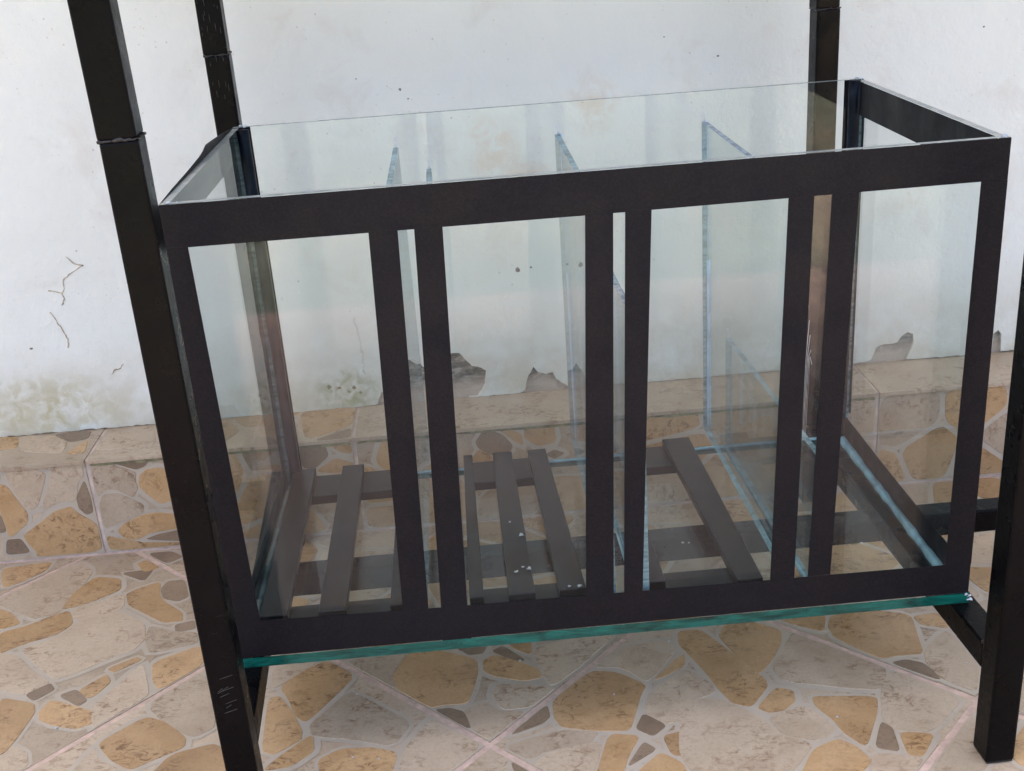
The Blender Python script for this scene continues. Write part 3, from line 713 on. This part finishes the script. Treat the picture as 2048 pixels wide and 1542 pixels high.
rp = pane('right_pane', W-G, W, G+0.0003, D-G-0.0003, 0, H-0.0006, 'x', (GLASS, TEAL_EDGE, GREY_EDGE))

# black tape on the front pane: top and bottom bands, corner strips and pairs of strips over the baffles
def tape_front(poly, extra=0.0):
    return T(prism('tape_strip', poly, lambda x, z, h: (x, -h, z), 0.0001, 0.0007+extra, TAPE, None), fp)
def straight(pts): return pts
ZT, ZB = 0.3455, 0.0305
tape_front([(-0.0012, ZT-0.0006), (0.3, ZT-0.0008), (W, ZT+0.0006), (W, H-0.0004), (-0.0012, H-0.0004)])
tape_front([(-0.0026, 0.0004), (0.1630, 0.0004), (0.1632, -0.0016), (0.186, -0.0018), (0.1872, 0.0003), (W-0.0002, 0.0006), (W-0.0002, 0.0285), (0.31, 0.0300), (0.165, 0.0312), (-0.0028, 0.0345)])
E2 = 0.0002
tape_front([(-0.0028, 0.0340), (0.0192, 0.0340), (0.0150, ZT), (-0.0012, ZT)], E2)
for (x0, x1), (t0, t1) in (((0.1339, 0.1546), (0.1419, 0.1625)), ((0.1647, 0.1860), (0.1742, 0.1943)), ((0.2826, 0.3052), (0.2957, 0.3157)), ((0.3137, 0.3289), (0.3243, 0.3432)), ((0.4336, 0.4534), (0.4416, 0.4600)), ((0.4646, 0.4831), (0.4730, 0.4925))):
    tape_front([(x0, 0.0298), (x1, 0.0298), (t1, ZT+0.0003), (t0, ZT+0.0003)], E2)
tape_front([(0.5785, 0.0284), (W, 0.0284), (W, ZT+0.0004), (0.5809, ZT+0.0004)], E2)
# side panes: top and bottom bands with rear and front corner strips, stuck on the outside
def tape_side(par, x, sgn, poly):
    return T(prism('tape_strip', poly, lambda y, z, h: (x+sgn*h, y, z), 0.0001, 0.0007, TAPE, None), par)
ragged = [(0.004, H-0.0006), (0.05, H+0.001), (0.10, H+0.0018), (0.155, H+0.0035), (0.17, H+0.0048), (0.185, H+0.0075), (0.215, H+0.0062), (0.25, H+0.0042), (0.28, H+0.002), (D-0.002, H-0.0006)]
tape_side(lp, 0.0, -1, [(0.002, 0.346), (D-0.002, 0.346)]+ragged[::-1])
tape_side(lp, 0.0, -1, [(0.002, 0.0008), (D-0.002, 0.0008), (D-0.002, 0.028), (0.002, 0.028)])
tape_side(lp, 0.0, -1, [(D-0.016, 0.0285), (D-0.002, 0.0285), (D-0.002, 0.3455), (D-0.016, 0.3455)])
tape_side(rp, W-G, -1, [(0.0075, 0.3445), (D-0.016, 0.3445), (D-0.016, H-0.001), (0.0075, H-0.001)])
tape_side(rp, W-G, -1, [(0.0075, 0.0008), (D-0.016, 0.0008), (D-0.016, 0.029), (0.16, 0.0275), (0.0075, 0.029)])
tape_side(rp, W, 1, [(D-0.011, 0.0295), (D-0.002, 0.0295), (D-0.002, 0.344), (D-0.011, 0.344)])
def tape_back(poly):
    return T(prism('tape_strip', poly, lambda x, z, h: (x, D+h, z), 0.0001, 0.0007, TAPE, None), bp_)
tape_back([(0.0004, 0.001), (0.0157, 0.001), (0.0157, H-0.001), (0.0004, H-0.001)])
tape_back([(0.5835, 0.001), (W-0.0004, 0.001), (W-0.0004, H-0.001), (0.5835, H-0.001)])

# glass baffles: (x back, x front, bottom, top, edge material)
BAFF = [(0.1505, 0.1510, 0.0255, 0.3462, TEAL_EDGE), (0.1800, 0.1835, 0.0004, 0.3236, TEAL_EDGE), (0.3050, 0.3055, 0.0250, 0.3468, TEAL_EDGE),
        (0.3290, 0.3330, 0.0004, 0.2550, BLUE_EDGE), (0.4465, 0.4495, 0.0260, 0.3478, BLUE_EDGE), (0.4700, 0.4800, 0.0004, 0.1250, TEAL_EDGE)]
GB = 0.005
for xb, xf, z0, z1, em in BAFF:
    y0, y1 = G+0.0004, D-G-0.0004
    q = [(xf-GB/2, y0), (xf+GB/2, y0), (xb+GB/2, y1), (xb-GB/2, y1)]
    T(hexa('baffle', [(x, y, z0) for x, y in q], [(x, y, z1) for x, y in q], [BAFFLE_GLASS, em, TEAL_EDGE], None, [2, 1, 2, 0, 2, 0]))
    # silicone along the back joint, pale where it is thick
    hz = z0+0.001
    if xb in (0.3050, 0.4465):
        T(tube('silicone_bead', [(xb+GB/2+0.0010, y1-0.0010, hz+(z1-hz)*i/14) for i in range(9)], 0.0022, PALE_BEAD, None, 8, jit=0.12))
        T(tube('silicone_bead', [(xb+GB/2+0.0006, y1-0.0006, hz+(z1-hz)*(8+i)/14) for i in range(7)], 0.0010, PALE_BEAD, None, 6, jit=0.2))
    elif z0 < 0.01 and xb > 0.3:
        T(tube('silicone_bead', [(xb+GB/2+0.0008, y1-0.0008, hz+(z1-hz)*i/8) for i in range(9)], 0.0010, BEAD, None, 6, jit=0.2))
        T(tube('silicone_bead', [(xb-GB/2-0.0010+(xf-xb)*(1-i/9), y0+(y1-y0)*i/9, 0.0010) for i in range(10)], 0.0016, BEAD, None, 6, jit=0.3))
    # a string of silicone left at the top of the joint
    T(tube('silicone_string', [(xb, y1-0.001, z1-0.001), (xb+0.0006, y1-0.0012, z1+0.004), (xb-0.0006, y1-0.0004, z1+0.010)], 0.0005, SILICONE, None, 5, jit=0.4))
# silicone along the inside joints of the tank
def bead(pts, r, m, jit=0.15, n=8): return T(tube('silicone_bead', pts, r, m, None, n, jit=jit))
bead([(G+0.004, D-G-0.004, 0.002+(H-0.004)*i/24) for i in range(25)], 0.0058, NAVY, 0.06, 10)
bead([(W-G-0.0035, D-G-0.0035, 0.002+(H-0.0025)*i/24) for i in range(25)], 0.0058, NAVY, 0.04, 10)
bead([(0.02+(W-0.04)*i/40, D-G-0.0008, 0.0010) for i in range(41)], 0.0013, BEAD, 0.3)
bead([(W-G-0.0020, G+0.004+(D-2*G-0.008)*i/30, 0.0014) for i in range(31)], 0.0042, BEAD, 0.22)
bead([(G+0.0012, G+0.004+(D-2*G-0.008)*i/30, 0.0012) for i in range(31)], 0.0022, NAVY, 0.25)
# clotted silicone at the outer corners
for p_, r_ in (((0.012, D-0.004, H+0.0006), 0.0028), ((0.008, D-0.003, H+0.001), 0.0018), ((W-0.004, D-0.004, H+0.0004), 0.0030), ((W-0.0015, 0.006, H+0.0004), 0.0022), ((W-0.004, 0.003, H+0.0003), 0.0015),
               ((W+0.001, 0.000, -0.003), 0.0024), ((W+0.0014, -0.0004, -0.0065), 0.0022), ((W-0.002, -0.0008, -0.0010), 0.0016), ((0.006, 0.004, H+0.0003), 0.0014), ((0.012, 0.003, H+0.0002), 0.0010)):
    T(blob('silicone_blob', p_, r_, SILICONE))
for xs in (0.3055, 0.4465):
    T(blob('silicone_blob', (xs+0.001, D-G-0.001, 0.348), 0.002, SILICONE))
# smeared vertical silicone ridges on the front joint of the third baffle pair
for i in range(9):
    x = 0.4565+0.0011*i*0.9; T(tube('silicone_ridge', [(x, G+0.0004, 0.285-0.012*abs(i-2)), (x-0.0016, G+0.0004, 0.22), (x-0.0034, G+0.0004, 0.150)], 0.00018, SILICONE, None, 4))

# ---------------------------------------------------------------- slat racks lying in the tank compartments
racks = [('dark grey glass slat rack in the widest left compartment beside the steel leg', (0.0085, 0.1440), (0.019, 0.135), [((0.0110, 0.0350), (0.0085, 0.0315)), ((0.0608, 0.0838), (0.0598, 0.0822)), ((0.1207, 0.1440), (0.1200, 0.1430))]),
         ('dark grey glass slat rack dotted with white silicone crumbs, between two baffle pairs', (0.1875, 0.2890), (0.1875, 0.2640), [((0.1875, 0.1995), (0.1875, 0.1970)), ((0.2205, 0.2428), (0.2185, 0.2387)), ((0.2632, 0.2860), (0.2555, 0.2745))]),
         ('dark grey glass slat rack with one broad slanting slat beside the tall chipped baffle', (0.3370, 0.4340), (0.3370, 0.4150), [((0.3370, 0.3530), (0.3370, 0.3520)), ((0.4121, 0.4338), (0.3990, 0.4275))])]
for lab, (xa, xb), (ca, cb), slats in racks:
    r = empty('slat_rack', ((xa+xb)/2, D/2, 0.0003)); tag(r, lab, 'rack', 'slat racks inside the tank')
    inv = Matrix.Translation((-(xa+xb)/2, -D/2, -0.0003))
    def RK(o): o.parent = r; o.matrix_parent_inverse = inv; return o
    RK(bevel(box('crossbar', ca, cb, 0.258, 0.306, 0.0003, 0.0095, CROSSBAR), 0.0006, 1))
    RK(bevel(box('crossbar', xa, xb-0.004, 0.0085, 0.0560, 0.0003, 0.0095, CROSSBAR), 0.0006, 1))
    for (f0, f1), (b0, b1) in slats:
        ya, yb = (0.030, 0.3075)
        if f0 > 0.4: ya, yb = 0.0215, 0.305
        q = [(f0, ya), (f1, ya), (b1, yb), (b0, yb)]
        RK(bevel(hexa('slat', [(x, y, 0.0099) for x, y in q], [(x, y, 0.0180) for x, y in q], SLAT), 0.0005, 1))

# ---------------------------------------------------------------- crumbs
for x, y, rr_ in ((0.2375, 0.1266, 0.0026), (0.2285, 0.1537, 0.0012), (0.2291, 0.0644, 0.0017), (0.2405, 0.0677, 0.0024), (0.235, 0.0714, 0.0016), (0.2805, 0.0330, 0.0018), (0.272, 0.034, 0.0015)):
    tag(blob('silicone_crumb', (x, y, 0.0180+rr_*0.5), rr_, WHITE), 'white crumb of cured silicone lying on a grey slat', 'crumb', 'silicone crumbs on the slats')
for x, y, z in ((0.3846, 0.119, 0.0012), (0.5415, 0.0908, 0.0012), (0.39, 0.118, 0.0010)):
    tag(blob('silicone_crumb', (x, y, z*0.5), z, WHITE), 'white crumb of cured silicone on the clear base plate', 'crumb', 'silicone crumbs on the base plate')
for x, y in ((0.227, 0.1152), (0.6291, 0.05), (0.4925, -0.006), (0.0743, 0.0866), (-0.1978, 0.0778), (0.0765, -0.0001), (0.099, -0.0051), (0.3079, 0.0522), (0.0781, 0.1469), (0.3711, 0.1246), (-0.2134, 0.2909), (0.2903, 0.1473)):
    r_ = random.uniform(0.0008, 0.0014)
    tag(blob('floor_crumb', (x, y, ZF+0.0004+r_*0.55), r_, WHITE), 'tiny white crumb lying on the crazy paving floor tiles', 'crumb', 'white crumbs on the floor')
